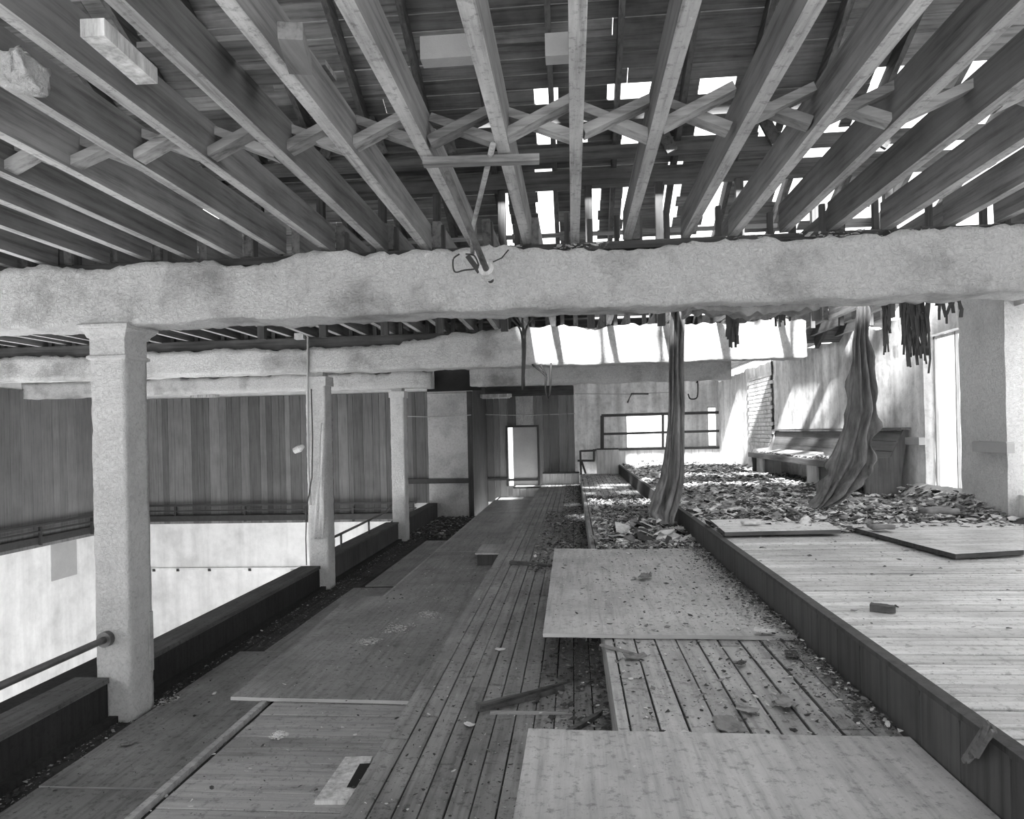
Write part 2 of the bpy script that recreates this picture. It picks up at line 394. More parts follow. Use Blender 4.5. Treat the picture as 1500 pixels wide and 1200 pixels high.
# boarded part with doorway
dx0, dx1 = P(744, 650, 'Y', YR).x, P(787, 650, 'Y', YR).x; dzt = P(765, 626, 'Y', YR).z; dzb = P(765, 712, 'Y', YR).z
wtop = P(765, 580, 'Y', YR).z; wbt = P(720, 735, 'Y', YR).z
box('plaster', M_wall, xr-.1, dx0, YR+.03, YR+.3, Z0-.3, ztop, we); box('plaster', M_wall, dx1, xd0, YR+.03, YR+.3, Z0-.3, ztop, we)
box('plaster', M_wall, dx0, dx1, YR+.03, YR+.3, dzt, ztop, we); box('plaster', M_wall, dx0, dx1, YR+.03, YR+.3, Z0-.3, dzb, we)
x = xr
while x < xd0-.02:
    wd = min(U(.15, .26), xd0-x)
    for lim in (dx0, dx1):
        if x < lim-.02 and x+wd > lim: wd = lim-x
    for (s, e) in ([(wbt, wtop)] if (x+wd <= dx0+.01 or x >= dx1-.03) else [(dzt, wtop), (wbt, dzb)]):
        lighter = P(748, 600, 'Y', YR).x < x < P(772, 600, 'Y', YR).x and s == dzt
        piece('wall_board', M_wb if not lighter else M_ply, (x+wd/2, YR+.01+U(0, .006), (s+e)/2), (wd-.01, .035, e-s), we)
    x += wd
piece('header_beam', M_old, ((xr+xd0)/2, YR-.06, (wtop+P(765, 567, 'Y', YR).z)/2), (xd0-xr, .12, P(765, 566, 'Y', YR).z-wtop), we)
piece('dado_rail', M_trim, ((xr+dx0)/2, YR-.03, P(720, 702, 'Y', YR).z), (dx0-xr, .05, .06), we)
dr = empty('door_1', (dx0, YR, dzb)); dr['kind'] = 'structure'
for (a, b, c_, d_) in ((dx0-.05, dx0, dzb, dzt+.05), (dx1, dx1+.05, dzb, dzt+.05), (dx0, dx1, dzt, dzt+.05)): MB().box(a, b, YR-.03, YR+.06, c_, d_).build('door_frame', M_trim, dr)
sl = MB(); s0 = P(751, 650, 'Y', YR).x; sl.box(s0, dx1+.02, YR+.05, YR+.09, dzb, dzt+.02); sl.build('door_leaf', M_patch, dr)
MB().box(dx0, dx1, YR+.02, YR+.1, P(765, 703, 'Y', YR).z-.03, P(765, 703, 'Y', YR).z+.03).build('crossbar', M_trim, dr)
# side wall, right
wr_ = empty('wall_right', (XW, 9, ZD)); wr_['kind'] = 'structure'
oy0, oy1 = P(1420, 600, 'X', XW).y, P(1354, 600, 'X', XW).y; ozt = P(1385, 485, 'X', XW).z
def tf(x, y): return .16*noise.noise(Vector((0, y*1.1, 3)))+.06*noise.noise(Vector((0, y*6, 3)))
rough_box(XW, XW+.1, oy1, 18.5, ZC, 1.2, .14, .012, topfn=tf).build('plaster', M_wallr, wr_)
rough_box(XW-.08, XW+.1, 6.15, oy0, ZC, 1.2, .12, .01).build('pilaster', M_col, wr_)
rough_box(XW, XW+.1, oy0, oy1, ozt, 1.2, .12, .01, topfn=tf).build('plaster', M_wallr, wr_)
rough_box(XW, XW+.3, oy0, oy1, ZC, ZD+.1, .2, .01).build('plaster', M_wallr, wr_)
w3 = empty('window_3', (XW+.15, (oy0+oy1)/2, ZD+.1)); w3['kind'] = 'structure'
for (a, b, c_, d_) in ((oy0, oy0+.03, ZD+.1, ozt), (oy1-.03, oy1, ZD+.1, ozt), (oy0, oy1, ozt-.03, ozt), ((oy0+oy1)/2-.01, (oy0+oy1)/2+.01, ZD+.1, ozt)):
    MB().box(XW+.1, XW+.13, a, b, c_, d_).build('window_frame', M_white, w3)
box('plaster', M_wallr, XW, XW+.3, -6, 1.0, ZC, 1.2, wr_); box('plaster', M_wallr, XW, XW+.3, -6, 5, 1.2, 6.4, wr_)
for yy in (2.6, 4.2): box('plaster', M_wallr, XW, XW+.3, yy, yy+.35, ZC, 1.2, wr_)  # unseen openings between these piers, added to light the platform from the right
box('plaster', M_wallr, XW, XW+.3, 0, 6.15, .95, 1.2, wr_); box('plaster', M_wallr, XW, XW+.3, 0, 6.15, ZC, ZD+.25, wr_)
zr = P(1342, 646, 'X', XW).z
piece('dado_rail', M_patch, (XW-.03, (oy1+8.0)/2, zr), (.06, 8.0-oy1, .08), wr_)
piece('dado_rail', M_patch, (XW-.11, 6.3, zr-.03), (.06, .5, .09), wr_)
# bricks showing where the plaster fell off the side wall
by0, by1 = P(1131, 600, 'X', XW).y, P(1100, 600, 'X', XW).y
z = ZD+.5; k = 0
while z < .95:
    y = by0-(.12 if k % 2 else 0)+U(-.03, .03)
    while y < by1:
        piece('brick', M_brick, (XW-.004+U(-.002, .002), y+.12, z+.035), (.05, .232, .064), wr_); y += .245
    z += .076; k += 1
cr = MB()
y = P(1133, 600, 'X', XW).y
pts = []
for i in range(24): pts.append((XW-.02, y+.12*noise.noise(Vector((i*.35, 0, 7))), ZD+.1+i*.085))
for a, b in zip(pts, pts[1:]): cr.bar(a, b, .05+.03*R(), .012, (1, 0, 0))
cr.build('crack', M_black, wr_)
# ------------------------------------------------------------ parapet
wp = empty('wall_parapet', (XP, 4, Z0)); wp['kind'] = 'structure'
zp = P(225, 958, 'X', XP).z
for (a, b) in ((0, Y1), (Y1+.25, Y2), ):
    MB().box(XP-.2, XP, a, b, Z0-.6, zp-.03).build('parapet_panel', M_dark, wp)
    MB().box(XP-.22, XP+.012, a, b, zp-.03, zp+.005).build('coping', M_cop, wp)
MB().box(XP-.2, XP, Y2+.25, 12.0, Z0-.6, zp+.02).build('parapet_panel', M_riser, wp)
MB().box(XP-.21, XP+.01, Y2+.25, 12.0, zp+.02, zp+.045).build('coping', M_cop, wp)
MB().box(XP-.2, XP, 12.25, YL, Z0-.6, zp+.02).build('parapet_panel', M_riser, wp)
MB().box(XP-.6, XP-.2, 0, 5.4, Z0-.5, zp-.1).build('outer_ledge', M_dark, wp)
MB().box(XP+.0, XP+.06, 0, 12, Z0, Z0+.045).build('skirting', M_dark, wp)
# ------------------------------------------------------------ columns
def column(x, y, wdt, top, cap, label, brk=0):
    r = empty('column', (x, y, Z0)); tag(r, label, 'column', 'plastered columns along the balcony front')
    rough_box(x-wdt/2, x+wdt/2, y-wdt/2, y+wdt/2, Z0, top-.12, .035, .009, seed=x+y).build('shaft', M_col, r, True)
    if cap:
        mb = MB(); prof = [(.0, .128), (.02, .145), (.06, .15), (.085, .12), (.105, .125), (.2, .12), (.205, .118)]
        prof = [(top-.225, .118), (top-.215, .135), (top-.2, .135), (top-.19, .12), (top-.085, .12), (top-.08, .13), (top-.055, .14), (top-.03, .165), (top-.02, .165), (top-.015, .175), (top, .175)]
        rings = [[(x+sx*h, y+sy*h, zz) for sx, sy in ((-1, -1), (1, -1), (1, 1), (-1, 1))] for zz, h in prof]
        vs = [p for g in rings for p in g]; fs = [(3, 2, 1, 0), tuple(range(len(vs)-4, len(vs)))]
        for i in range(len(prof)-1):
            for k in range(4): fs.append((i*4+k, i*4+(k+1) % 4, i*4+4+(k+1) % 4, i*4+4+k))
        mb.add(vs, fs); mb.build('capital', M_col, r)
    else:
        rough_box(x-wdt/2-.02, x+wdt/2+.02, y-wdt/2-.02, y+wdt/2+.02, top-.17, top-.06, .04, .006).build('capital', M_col, r)
        rough_box(x-wdt/2+.02, x+wdt/2-.03, y-wdt/2+.02, y+wdt/2-.02, top-.08, top+.01, .03, .014, seed=3).build('broken_core', M_pier, r)
    return r
cx = -3.0
c1 = column(cx, Y1+.13, .235, ZBM, True, 'large nearest rough plastered square column with a moulded capital')
c2 = column(cx-.06, Y2+.16, .235, ZBM+.03, False, 'middle white plastered column with conduit and draped cloth, behind the nearest one')
c3 = column(cx-.02, Y3+.13, .235, ZBM+.07, False, 'farthest small white plastered column at the end of the parapet')
mb = MB(); mb.box(cx+.118, cx+.13, Y1+.2, Y1+.24, -1.55, -1.15)
mb.build('corner_bead', M_pier, c1)
# ------------------------------------------------------------ beams
def cbeam(x0, x1, y0, y1, z0, z1, step, amp, rag, label, ragb=0., seed=0., topfn=None):
    o = rough_box(x0, x1, y0, y1, z0, z1, step, amp, rag, ragb, seed, topfn=topfn).build('concrete_beam', M_beam, None, True)
    tag(o, label, 'beam'); return o
cbeam(XL, XW, Y1-.02, Y1+.3, ZBM, 1.13, .03, .016, .05, 'nearest rough plastered beam crossing the whole picture over the nearest column', .02)
cbeam(XL, 2.62, Y2, Y2+.3, ZBM+.02, 1.06, .045, .018, .06, 'second plastered beam, sunlit at its right end, over the middle column', .015, 5.,
      topfn=lambda x, y: .14/(1+math.exp(-(x+1.6)*6)))
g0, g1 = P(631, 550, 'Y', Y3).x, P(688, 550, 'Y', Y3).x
cbeam(XL, g0, Y3, Y3+.3, ZBM+.06, 1.1, .08, .014, .07, 'third beam farthest left, with a ragged top, over the farthest column', .02, 9.)
cbeam(g1, 2.62, Y3, Y3+.3, ZBM+.06, 1.25, .08, .014, .03, 'shaded flat beam above the doorway, right of the dark gap', .03, 12.)
piece('gap_shade_panel', M_black, ((g0+g1)/2, Y3+.4, 1.02), (g1-g0+.3, .05, .5), wf)  # black panel painting the dark of the unlit gap between the beam parts
# ------------------------------------------------------------ ceiling joists
ce = empty('ceiling', (0, 4, 1.19)); ce['kind'] = 'structure'
ZJ, HJ, SP = 1.19, .17, .317
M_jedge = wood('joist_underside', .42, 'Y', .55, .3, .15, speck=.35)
def joist_mesh(L):
    mb = MB(); nseg = 8; ys = [L*i/nseg for i in range(nseg+1)]
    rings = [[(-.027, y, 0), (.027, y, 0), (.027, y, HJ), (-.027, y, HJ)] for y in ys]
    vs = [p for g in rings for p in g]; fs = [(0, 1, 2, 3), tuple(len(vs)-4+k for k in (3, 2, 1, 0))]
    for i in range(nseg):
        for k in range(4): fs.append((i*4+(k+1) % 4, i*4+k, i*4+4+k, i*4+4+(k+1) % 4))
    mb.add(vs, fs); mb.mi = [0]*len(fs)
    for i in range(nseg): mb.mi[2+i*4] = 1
    return mb
j0 = None; xs1 = [.045+SP*k for k in range(-24, 12)]
def joists(y0, y1, xs, z, slope=0.):
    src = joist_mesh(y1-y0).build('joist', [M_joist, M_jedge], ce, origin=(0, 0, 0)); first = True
    for x in xs:
        loc = Vector((x+U(-.012, .012), y0, z+U(-.01, .01)))
        o = src if first else dupe(src, loc, ce)
        o.parent = ce; o.location = loc-ORI[ce.name]; o.rotation_euler = (slope+U(-.003, .003), U(-.03, .03), U(-.006, .006)); first = False
joists(-.6, Y1+.15, xs1, ZJ)
joists(Y1+.2, Y2+.15, [x+.05 for i, x in enumerate(xs1) if x < 3.5 and (x < -.2 or x > 2.6 or i % 2)], ZJ+.02)
joists(Y2+.2, Y3+.15, [.045+SP*k for k in range(-28, 12)], ZJ+.02)
joists(Y3+.2, YL+.3, [.045+SP*k for k in range(-28, 12, 2)], ZJ+.02)
piece('ledger', M_old, (-3.1, Y1+.2, 1.165), (13.4, .14, .05), ce)
piece('ledger', M_old, (-3.6, Y2+.15, 1.13), (12.4, .2, .14), ce)
piece('ledger', M_old, (-3.6, Y3+.15, 1.2), (12.4, .16, .1), ce)
for i, x in enumerate(xs1[4:-1]):          # hanger blocks standing on the beam between joist ends
    piece('hanger_block', M_post, (x+.07+U(-.02, .02), Y1+.25, 1.16+.1), (.035, .05, U(.16, .24)), ce)
    if R() < .8: piece('hanger_block', M_post, (x-.06, Y1+.22, 1.16+.11), (.03, .04, U(.12, .3)), ce)
for i, x in enumerate(xs1): piece('hanger_block', M_post, (x+.16+U(-.02, .02), Y2+.12, 1.13+.15), (.045, .05, U(.28, .34)), ce)
# cross bridging
yb = 2.95
for i in range(len(xs1)-1):
    a, b = xs1[i], xs1[i+1]; gy = yb+U(-.03, .03)
    for (za, zb_, dy) in ((ZJ+.03, ZJ+HJ-.02, -.03), (ZJ+HJ-.02, ZJ+.03, .03)):
        if R() < .07: continue
        MB().bar((a+.02, gy+dy, za), (b-.02, gy+dy+U(-.03, .03), zb_), .075, .036, (0, 0, 1)).build('bridging_strut', M_strut, ce)
p0, p1 = P(620, 238, 'Z', ZJ-.02), P(790, 233, 'Z', ZJ-.02)
MB().bar(p0, p1, .05, .03).build('nailer', M_strut, ce)
# nailing strips and plaster keys still stuck under the near joists
for (a, b, c_, d_) in ((200, 400, 45, 70), (330, 470, 85, 105)):
    q0, q1 = P(a, d_, 'Z', ZJ+HJ), P(b, c_, 'Z', ZJ+HJ); MB().box(q0.x, q1.x, q0.y, q0.y+.12, ZJ+HJ, ZJ+HJ+.02).build('nailer', M_strut, ce)
for (a, b, nm, mt) in (((135, 40), (215, 112), 'scab_board', M_clothl), ((425, 45), (440, 98), 'scab_board', M_joist)):
    q0, q1 = P(*a, 'Z', ZJ-.02), P(*b, 'Z', ZJ-.02); MB().bar(q0, q1, .07, .05).build(nm, mt, ce)
for (pxx, pyy, s) in ((655, 66, .09), (828, 62, .07)):
    q = P(pxx, pyy, 'Z', ZJ+HJ); MB().box(q.x-s, q.x+s, q.y-.03, q.y+.03, ZJ+HJ-.06, ZJ+HJ+.02).build('nailer', M_patch, ce)
q = P(42, 110, 'Z', ZJ-.03)
pl = rough_box(q.x-.08, q.x+.03, q.y-.06, q.y+.06, q.z-.03, q.z+.05, .012, .05, seed=4).build('plaster_lump', M_beam, None, True)
tag(pl, 'pale lump of plaster clinging under the joists at the top left corner', 'plaster')
# ------------------------------------------------------------ roof
rf = empty('roof', (-3, 6, 3)); rf['kind'] = 'structure'
RC, RS = 6.14, .5
def Rf(px, py):
    d = ray(px, py); t = RC/(d[2]+RS*d[1]); return Vector((t*d[0], t*d[1], t*d[2]))
holes_px = [(785, 815, 135, 147), (787, 815, 178, 184), (787, 816, 197, 217), (850, 862, 195, 213), (788, 817, 255, 368), (862, 877, 253, 368),
 (912, 943, 188, 227), (912, 930, 250, 362), (972, 993, 245, 330), (735, 747, 270, 370), (1023, 1077, 120, 130), (1020, 1047, 186, 205), (1110, 1133, 182, 204),
 (1088, 1117, 240, 282), (1033, 1058, 247, 340), (1143, 1190, 235, 292), (1217, 1243, 270, 306), (1337, 1400, 160, 194), (1283, 1333, 245, 312), (1317, 1450, 215, 292), (1150, 1172, 290, 345),
 (288, 312, 300, 318), (354, 384, 298, 312), (1220, 1260, 185, 200), (1140, 1165, 60, 75), (890, 960, 128, 138)]
holes = []
for (a, b, c_, d_) in holes_px:
    q0, q1 = Rf((a+b)/2-(b-a)/2, (c_+d_)/2), Rf((a+b)/2+(b-a)/2, (c_+d_)/2); ya, yb2 = Rf((a+b)/2, c_).y, Rf((a+b)/2, d_).y
    holes.append((q0.x, q1.x, min(ya, yb2), max(ya, yb2)))
holes += [(2.0, 2.5, 6.7, 7.3), (2.6, 3.9, 6.3, 7.1), (2.4, 3.1, 7.4, 7.9), (3.3, 3.9, 7.3, 8.0)]
holes += [(-1.0, 3.2, 1.2, 4.95), (.2, 3.6, 8.0, 9.25)]  # unseen openings, added to let sun and sky onto beam and rear bays
BW = .15
dyr = BW*math.cos(math.atan(RS)); ang = -math.atan(RS)
joined = MB(); y = .2
while y < 9.9:
    yc = y+dyr/2; zc = RC-RS*yc
    gaps = sorted([(h[0]+U(-.02, .02), h[1]+U(-.02, .02)) for h in holes if h[2] <= yc <= h[3]])
    x = XL; ends = []
    spans = []
    for g in gaps:
        if g[0] > x: spans.append((x, g[0]))
        x = max(x, g[1])
    spans.append((x, 4.1))
    for (a, b) in spans:
        while a < b-.02:
            e = b if b-a < 3.6 else a+U(1.8, 3.4)
            if y > 5.1: piece('roof_board', M_roof, ((a+e)/2, yc, zc+U(0, .006)), (e-a-.006, BW-.006*U(.3, 2.2), .022), rf, (ang, 0, 0))
            else: joined.bar((a, yc, zc), (e, yc, zc), BW-.005, .022, (0, .447, .894))
            a = e
    y += dyr
yy_ = .2  # unseen rear slope, added to keep the sun off the foreground
while yy_ > -6:
    zz_ = 6.04-.5*(.2-yy_); joined.bar((XL, yy_, zz_), (4.1, yy_, zz_), BW-.003, .022, (0, -.447, .894)); yy_ -= dyr
o = joined.build('roof_boards', M_roof, rf); o['kind'] = 'stuff'
nrm = Vector((0, RS, 1)).normalized()
x = XL+.2; k = 0
while x < 4.1:
    a = Vector((x, .2, RC-RS*.2))-nrm*.09; b = Vector((x+U(-.02, .02), 9.9, RC-RS*9.9))-nrm*.09
    MB().bar(a, b, .045, .14, nrm).build('rafter', M_raft, rf); x += .56+U(-.03, .03); k += 1
for (yy, dz, th) in ((6.9, .17, .15), (6.28, .17, .1), (6.62, .17, .09)):
    zz = RC-RS*yy-nrm.z*.09-dz; piece('purlin', M_old, (-2.9, yy, zz), (13.6, .12, th), rf)
for pxx in (560, 470, 735, 862, 965, 1083, 1193, 1300, 640, 380): 
    q = P(pxx, 300, 'Y', 6.9); piece('stud', M_post, (q.x, 6.9, 1.75), (.07, .07, 1.5), rf)
for (a, b, yy) in (((1110, 158), (1150, 232), 6.5), ((1330, 150), (1290, 215), 6.5), ((955, 165), (985, 222), 6.5), ((165, 200), (115, 240), 6.6), ((500, 165), (475, 230), 6.4), ((540, 170), (560, 225), 6.4), ((650, 180), (662, 225), 6.4)):
    MB().bar(P(*a, 'Y', yy), P(*b, 'Y', yy), .1, .04, (0, 1, 0)).build('brace', M_raft, rf)
z = P(900, 341, 'Y', 7.4).z
piece('batten', M_strut, (-.6, 7.4, z), (5.4, .03, .04), rf)
# flat deck over the rear bays
dk = empty('ceiling', (-3, 14, 1.5)); dk['kind'] = 'structure'
y = 9.2; rows = 0
dh = []
for (pxx, pyy, zz_, hx, hy) in ((738, 731, ZA, .35, .22), (755, 725, ZA, .35, .2), (768, 722, ZA, .25, .3), (806, 712, ZB, .3, .2), (838, 711, ZB, .2, .14), (874, 714, ZC, .24, .13), (900, 711, ZC, .26, .2), (885, 715, ZC, .2, .13)):
    q = P(pxx, pyy, 'Z', zz_); ys = q.y-(1.46-zz_)/.72; q.x -= .12*(1.46-zz_)/.72; dh.append((q.x-hx, q.x+hx, ys-hy, ys+hy))
dh += [(2.8, 3.5, 9.6, 10.9), (1.0, 3.5, 12.5, 15.1)]  # unseen openings, added so sun and bounce brighten side and end walls
while y < 18.8:
    yc = y+.1; gaps = sorted([(h[0], h[1]) for h in dh if h[2] <= yc <= h[3]]); x = XL-.2; spans = []
    for g in gaps:
        if g[0] > x: spans.append((x, g[0]))
        x = max(x, g[1])
    spans.append((x, XW+.3))
    for a, b in spans: piece('deck_board', M_roof, ((a+b)/2, yc, 1.46), (b-a, .196, .025), dk)
    y += .2
# ------------------------------------------------------------ plywood sheets
def sheet(corners, z, th, label, mat, tilt=0., group=None, name='plywood_sheet', edge=None):
    mb = MB(); c4 = [Vector((p[0], p[1], 0)) for p in corners]   # near-left, near-right, far-right, far-left
    n = 14; 
    def fn(u, v):
        p = (c4[0]*(1-u)+c4[1]*u)*(1-v)+(c4[3]*(1-u)+c4[2]*u)*v
        return (p.x, p.y, z+th+tilt*(1-v)+.004*noise.noise(Vector((p.x*2, p.y*2, 5))))
    mb.grid(fn, n, n, th)
    mb.mi = [0]*(n*n)+[1]*(len(mb.f)-n*n)
    o = mb.build(name, [mat, edge or M_edge]); tag(o, label, 'plywood', 'sheets laid over the tiers'); return o
def sq(pts, z): return [P(a, b, 'Z', z) for a, b in pts]
sheet([(-.18, 3.66), (1.08, 3.62), (1.09, 6.3), (-.19, 6.33)], ZC+.004, .02, 'pale plywood sheet littered with chips, jutting over the step in the middle of the picture', M_ply)
sheet([(-.19, .9), (1.09, .9), (1.09, 2.46), (-.18, 2.48)], ZC+.004, .02, 'pale plywood sheet at the bottom edge of the picture below the bare boards', M_ply)
sheet([(-2.02, 3.97), (-.86, 3.93), (-.86, 6.5), (-2.12, 6.52)], ZA+.004, .02, 'dusty plywood sheet with white splashes and a light front edge, overhanging the lower tier', M_plyd)
sheet([(-1.8, 6.53), (-.86, 6.53), (-.86, 9.0), (-1.8, 9.0)], ZA+.004, .012, 'dusty plywood sheet just behind the one with white splashes', M_plyd)
sheet([(-1.8, 9.02), (-.86, 9.02), (-.86, 12.4), (-1.8, 12.4)], ZA+.004, .012, 'dusty plywood sheet beside the small wooden box, far along the lower tier', M_plyd)
sheet([(-1.8, 12.42), (-.86, 12.42), (-.86, 16.0), (-1.8, 16.0)], ZA+.004, .012, 'farthest dusty plywood sheet, near the sun patches by the doorway', M_plyd)
sheet([(-2.84, 3.5), (-1.86, 3.5), (-1.86, 5.8), (-2.86, 5.8)], Z0+.004, .018, 'dark stained plywood sheet on the lowest level beside the nearest column', M_plyd)
sheet([(-2.84, .8), (-1.86, .8), (-1.86, 3.48), (-2.83, 3.48)], Z0+.004, .018, 'plywood sheet on the lowest level at the bottom left corner', M_plyd)
sheet([(-2.66, 5.84), (-1.86, 5.84), (-1.86, 8.3), (-2.66, 8.3)], Z0+.004, .01, 'dark plywood sheet on the lowest level between the nearest and middle columns', M_plyd)
sheet([(-2.55, 8.4), (-1.9, 8.4), (-1.9, 12.), (-2.55, 12.)], Z0+.004, .01, 'dark plywood sheet on the lowest level between the middle and farthest columns', M_plyd)
s = sq([(1062, 789), (1232, 786), (1200, 765), (1040, 770)], ZD); sheet(s, ZD+.02, .03, 'thin dark-edged sheet under the rubble in front of the pew, left one', M_fd, name='floor_sheet', edge=M_old)
s = sq([(1232, 776), (1400, 822), (1500, 816), (1500, 772)], ZD); sheet(s, ZD+.012, .03, 'skewed dark-edged sheet on the raised platform beside the right pilaster', M_fd, name='floor_sheet', edge=M_old)
# small board with a black sheet on top that paints a dark hole
q = sq([(461, 1180), (518, 1180), (546, 1114), (506, 1115)], ZA)
r0 = MB().grid(lambda u, v: tuple(((q[0]*(1-u)+q[1]*u)*(1-v)+(q[3]*(1-u)+q[2]*u)*v)+Vector((0, 0, .02))), 3, 3, .018).build('board_offcut', M_clothl)
tag(r0, 'small pale board with a painted black hole at the bottom edge of the picture', 'board')
q = sq([(508, 1154), (524, 1154), (543, 1119), (527, 1120)], ZA+.02)
MB().grid(lambda u, v: tuple(((q[0]*(1-u)+q[1]*u)*(1-v)+(q[3]*(1-u)+q[2]*u)*v)+Vector((0, 0, .003))), 3, 3, .002).build('hole_dark', M_black, r0)
# ------------------------------------------------------------ loose timber
def stick(a, b, z, wd, th, mat, label, lift=0., name='loose_board'):
    pa, pb = P(*a, 'Z', z+th/2), P(*b, 'Z', z+th/2); pb.z += lift
    n = 8; mb = MB()
    d = (pb-pa); sd = Vector((-d.y, d.x, 0)).normalized()
    def ring(t):
        c_ = pa+d*t; k = wd/2*(1-.75*max(0, (t-.8)/.2))*(1+.15*noise.noise(Vector((t*7, wd*50, 0)))); h = th/2*(1+.2*noise.noise(Vector((t*9, 3, wd*50))))
        return [c_-sd*k-Vector((0, 0, h)), c_+sd*k-Vector((0, 0, h)), c_+sd*k+Vector((0, 0, h)), c_-sd*k+Vector((0, 0, h))]
    vs = [p for i in range(n+1) for p in ring(i/n)]; fs = [(0, 1, 2, 3), tuple(n*4+k for k in (3, 2, 1, 0))]
    for i in range(n):
        for k in range(4): fs.append((i*4+(k+1) % 4, i*4+k, i*4+4+k, i*4+4+(k+1) % 4))
    mb.add(vs, fs); return tag(mb.build(name, mat), label, 'wood')
stick((700, 1037), (826, 1008), ZB, .045, .03, M_old, 'dark splintered board lying aslant on the long board tier')
stick((705, 1036), (836, 998), ZB+.03, .02, .012, M_old, 'thin dark lath lying on the dark splintered board', .0, 'lath')
stick((718, 1044), (838, 1045), ZB, .018, .012, M_strut, 'straight pale brown lath lying beside the dark splintered board', 0, 'lath')
stick((822, 1079), (882, 1044), ZB, .025, .02, M_old, 'dark stick in the dirt beside the bottom plywood sheet', 0, 'stick')
stick((748, 824), (808, 829), ZB, .05, .03, M_old, 'dark board end poking out beside the middle plywood sheet')
mb = MB()
for k in range(9):
    qa, qb = P(1412+k*2.5+U(-3, 3), 1112-k*.6+U(-5, 5), 'X', XD-.03-.006*k), P(1446+U(-4, 14), 1062+U(-6, 12), 'X', XD-.025-.008*k)
    mb.bar(qa, qb, U(.008, .022), .005, (1, 0, 0))
tag(mb.build('splintered_board', M_joist), 'splintered tuft of broken wood against the riser at the lower right corner', 'wood')
stick((1275, 889), (1312, 893), ZD, .05, .03, M_old, 'short dark chunk lying alone on the pale raised platform', 0, 'wood_chunk')
stick((958, 696), (978, 700), ZD, .1, .1, M_clothl, 'pale roll lying near the far end behind the left hanging cloth', 0, 'roll')
stick((1100, 742), (1200, 748), ZD+.04, .06, .02, M_old, 'dark board lying in the rubble left of the pew cloth')
stick((1340, 735), (1440, 762), ZD+.03, .12, .03, M_old, 'dark broken board in the rubble right of the pew')
stick((930, 747), (990, 757), ZC+.03, .05, .02, M_strut, 'broken lath in the rubble heap at the foot of the left cloth', .05, 'lath')
stick((880, 945), (935, 960), ZC, .02, .01, M_strut, 'thin twig on the bare boards before the middle plywood sheet', 0, 'twig')
# small box
r = empty('wooden_box', P(720, 815, 'Z', ZA)); tag(r, 'small low wooden box standing on the plywood of the lower tier', 'box')
q0 = P(697, 829, 'Z', ZA+.01); q1 = P(736, 829, 'Z', ZA+.01); d = .62; t = .16
MB().box(q0.x, XB-.02, q0.y-.02, q0.y+d, ZA+t-.02, ZA+t).build('lid', M_ply, r)
MB().box(q0.x+.02, XB-.02, q0.y, q0.y+.02, ZA+.016, ZA+t-.02).build('front_panel', M_riser, r)
MB().box(q0.x+.02, q0.x+.04, q0.y+.02, q0.y+d-.02, ZA+.016, ZA+t-.02).build('side_panel', M_riser, r)
# ------------------------------------------------------------ rails
r = empty('pipe_rail', (cx, 2.5, -1.2)); tag(r, 'steel pipe handrail flanged to the nearest column at the left', 'rail')
pa = P(156, 936, 'Y', Y1); pb = P(33, 999, 'X', pa.x-.02)
zr_ = pa.z
MB().tube([(pa.x, Y1+.02, zr_), (pa.x, Y1-.06, zr_), (pa.x, .2, zr_)], .022, 12).build('pipe', M_steel, r, True)
MB().tube([(pa.x, Y1+.02, zr_), (pa.x, Y1-.03, zr_)], .05, 14).build('flange', M_steel, r)
r = empty('pipe_rail', (XP, 10, zp)); tag(r, 'bent pipe handrail on the parapet between the middle and farthest columns', 'rail')
xq_ = XP-.1; MB().tube([(xq_, Y2+.3, zp+.22), (xq_, 10, zp+.24), (xq_, 11.6, zp+.27), (xq_, 11.95, zp+.34)], .018, 8).build('pipe', M_steel, r, True)
for yy in (9.3, 10.6): MB().tube([(xq_, yy, zp+.03), (xq_, yy, zp+.24)], .016, 8).build('post', M_steel, r, True)
o = box('board_offcut', M_clothl, XP-.42, XP-.33, 2.2, 3.75, zp-.1, zp-.06); tag(o, 'pale length of board lying outside the parapet at the left edge', 'board')
# guard rails at the far end
r = empty('guard_rail', (2.4, 18.0, ZD+.37)); tag(r, 'dark guard rail frame over the white panel before the bright far window', 'rail')
Yg = 18.1
def gz(px, py): return P(px, py, 'Y', Yg)
def gbar(a, b, wd, nm): MB().bar(gz(*a), gz(*b), .05, wd, (0, .01, 1) if abs(a[0]-b[0]) > 12 else (1, 0, 0)).build(nm, M_trim, r)
gbar((881, 609), (1064, 604), .07, 'top_rail'); gbar((883, 636), (1064, 631), .06, 'mid_rail'); gbar((872, 659), (1066, 656), .05, 'bottom_rail')
gbar((882, 659), (882, 609), .09, 'post'); gbar((971, 658), (971, 608), .06, 'post'); gbar((1063, 656), (1061, 604), .08, 'post')
r = empty('guard_rail', (.5, 17.7, ZC)); tag(r, 'small stepped dark rail beside the white panel at the far end of the tiers', 'rail')
Yg = 17.6
gbar((850, 661), (872, 660), .05, 'top_rail'); gbar((851, 695), (850, 660), .05, 'post'); gbar((870, 675), (870, 658), .05, 'post'); gbar((846, 675), (871, 675), .05, 'mid_rail'); gbar((852, 676), (858, 694), .05, 'brace')
